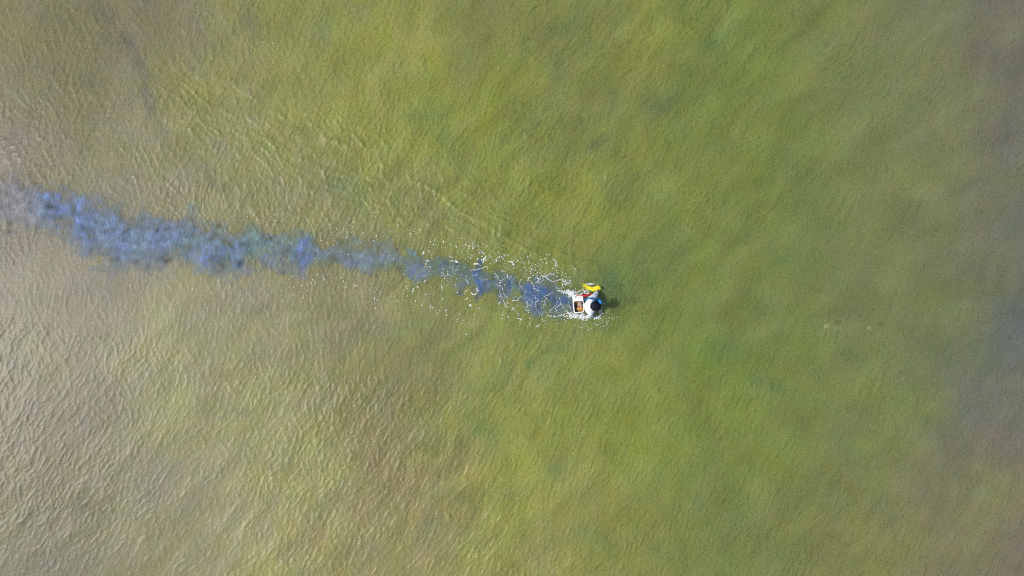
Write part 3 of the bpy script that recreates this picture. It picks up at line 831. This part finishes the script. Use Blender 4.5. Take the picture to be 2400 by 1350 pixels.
def inbox(x, y, z_): return (cx_ + x * ca5 - y * sa5, cy_ + x * sa5 + y * ca5, z_)
net = lump('net_bundle', 1, m_net, None, inbox(.060, -.020, cz + .050), .074, .095, .052, 4, .30)
tag(net, 'crumpled grey brown net bundle inside the white box', 'net')
cr_o = lump('shellfish_heap', 1, m_shellm, None, inbox(.035, -.175, cz + .022), .105, .060, .018, 9, .16)
tag(cr_o, 'low orange brown heap of catch at the open end of the box', 'catch')

# ------------------------------------------------------------ red strap between the box and the wader
def zw(zx, zy, z_):
    X, Y = px(1300 + zx / 8.4375, 630 + zy / 8.4375, z_); return Vector((X, Y, z_))
m_red = simple_mat('red_webbing', (.42, .012, .025), .6, .2, 40, .2, .3)
rp = [zw(425, 528, .145), zw(480, 524, .16), zw(540, 522, .175), zw(575, 528, .185), zw(600, 532, .19), zw(630, 524, .20), zw(670, 510, .22), zw(722, 498, .26), zw(760, 500, .30)]
red = ribbon('red_strap', rp, [.02, .022, .034, .08, .10, .08, .045, .032, .024], .007, m_red, None)
tag(red, 'red strap running from the white box to the wader', 'strap')

# ------------------------------------------------------------ yellow net bag in the left hand
m_yel = simple_mat('yellow_netting', (.86, .72, .015), .55, .22, 45, .5, .3)
m_yel2 = simple_mat('yellow_cord', (.80, .70, .03), .5, .15, 45, .2, .3)
bagx, bagy = px(1392, 676, .05)
bag = bpy.data.objects.new('net_bag', None); COL.objects.link(bag); bag.location = (bagx, bagy, 0); bag.empty_display_size = .1; bag.scale = (1, 1.08, 1.05)
tag(bag, 'bunched bright yellow net bag trailing loose cords beside the wader', 'bag')
def tube(name, pts, r0, r1, mat, parent, n=5):
    bm = bmesh.new(); rings = []; m_ = len(pts)
    for i, p in enumerate(pts):
        t_ = (pts[min(i + 1, m_ - 1)] - pts[max(i - 1, 0)]).normalized()
        s_ = t_.cross(Vector((0, .1, 1))).normalized(); u_ = s_.cross(t_)
        r = r0 + (r1 - r0) * i / (m_ - 1)
        rings.append([bm.verts.new(p + (s_ * math.cos(2 * math.pi * k / n) + u_ * math.sin(2 * math.pi * k / n)) * r) for k in range(n)])
    for a, b in zip(rings, rings[1:]):
        for k in range(n): bm.faces.new((a[k], a[(k + 1) % n], b[(k + 1) % n], b[k]))
    bm.faces.new(rings[0][::-1]); bm.faces.new(rings[-1])
    bmesh.ops.recalc_face_normals(bm, faces=bm.faces)
    me = bpy.data.meshes.new(name); bm.to_mesh(me); bm.free()
    return link(name, me, mat, parent)
b1 = lump('bag_body', 1, m_yel, bag, (.115, .012, .045), .135, .068, .050, 21, .22); b1.rotation_euler = (0, 0, R(8))
b2 = lump('bag_body', 1, m_yel, bag, (-.055, -.018, .035), .13, .060, .038, 22, .22); b2.rotation_euler = (0, 0, R(-16))
rc = random.Random(8)
for k in range(30):
    f = k / 29 - .5
    sx_, sy_ = .16 + rc.uniform(-.05, .07), .03 + f * .11
    ex, ey = -.34 + rc.uniform(-.06, .10) + abs(f) * .05, .085 + f * .15 + rc.uniform(-.03, .03)
    pts = catmull([(sx_, sy_, .085 - abs(f) * .07), (.02 + rc.uniform(-.03, .03), -.02 + f * .12, .085 - abs(f) * .07), (-.16, .015 + f * .10 + rc.uniform(-.012, .012), .055 - abs(f) * .03), (ex, ey, .012)], 5)
    tube('cord', pts, .0065, .004, m_yel2, bag)
end_lump = lump('black_end', 1, simple_mat('black_matte', (.012, .011, .01), .6, .1), bag, (.262, .005, .05), .030, .030, .028, 30, .2)  # small black lump at the bag's right end
end_lump['label'] = 'black lump at the right end of the yellow bag'

# ------------------------------------------------------------ two pale discs adrift just under the surface
m_jel = simple_mat('pale_jelly', (.56, .60, .33), .4, .15, 20, 0, .4)
for (jx, jy, r, lab) in ((1941, 765, .115, 'larger pale disc under the surface right of the wader'), (2041, 769, .085, 'smaller pale disc under the surface toward the right edge')):
    X, Y = px(jx, jy)
    o = lathe('jellyfish', [(r * .2, -.02), (r * .7, -.015), (r, -.012), (r * .97, .004), (r * .75, .022), (r * .4, .034), (.001, .038)], m_jel, None, 20, 1, .85, .04)
    o.location = (X, Y, -.060)
    tag(o, lab, 'jellyfish', 'pale discs under the surface')
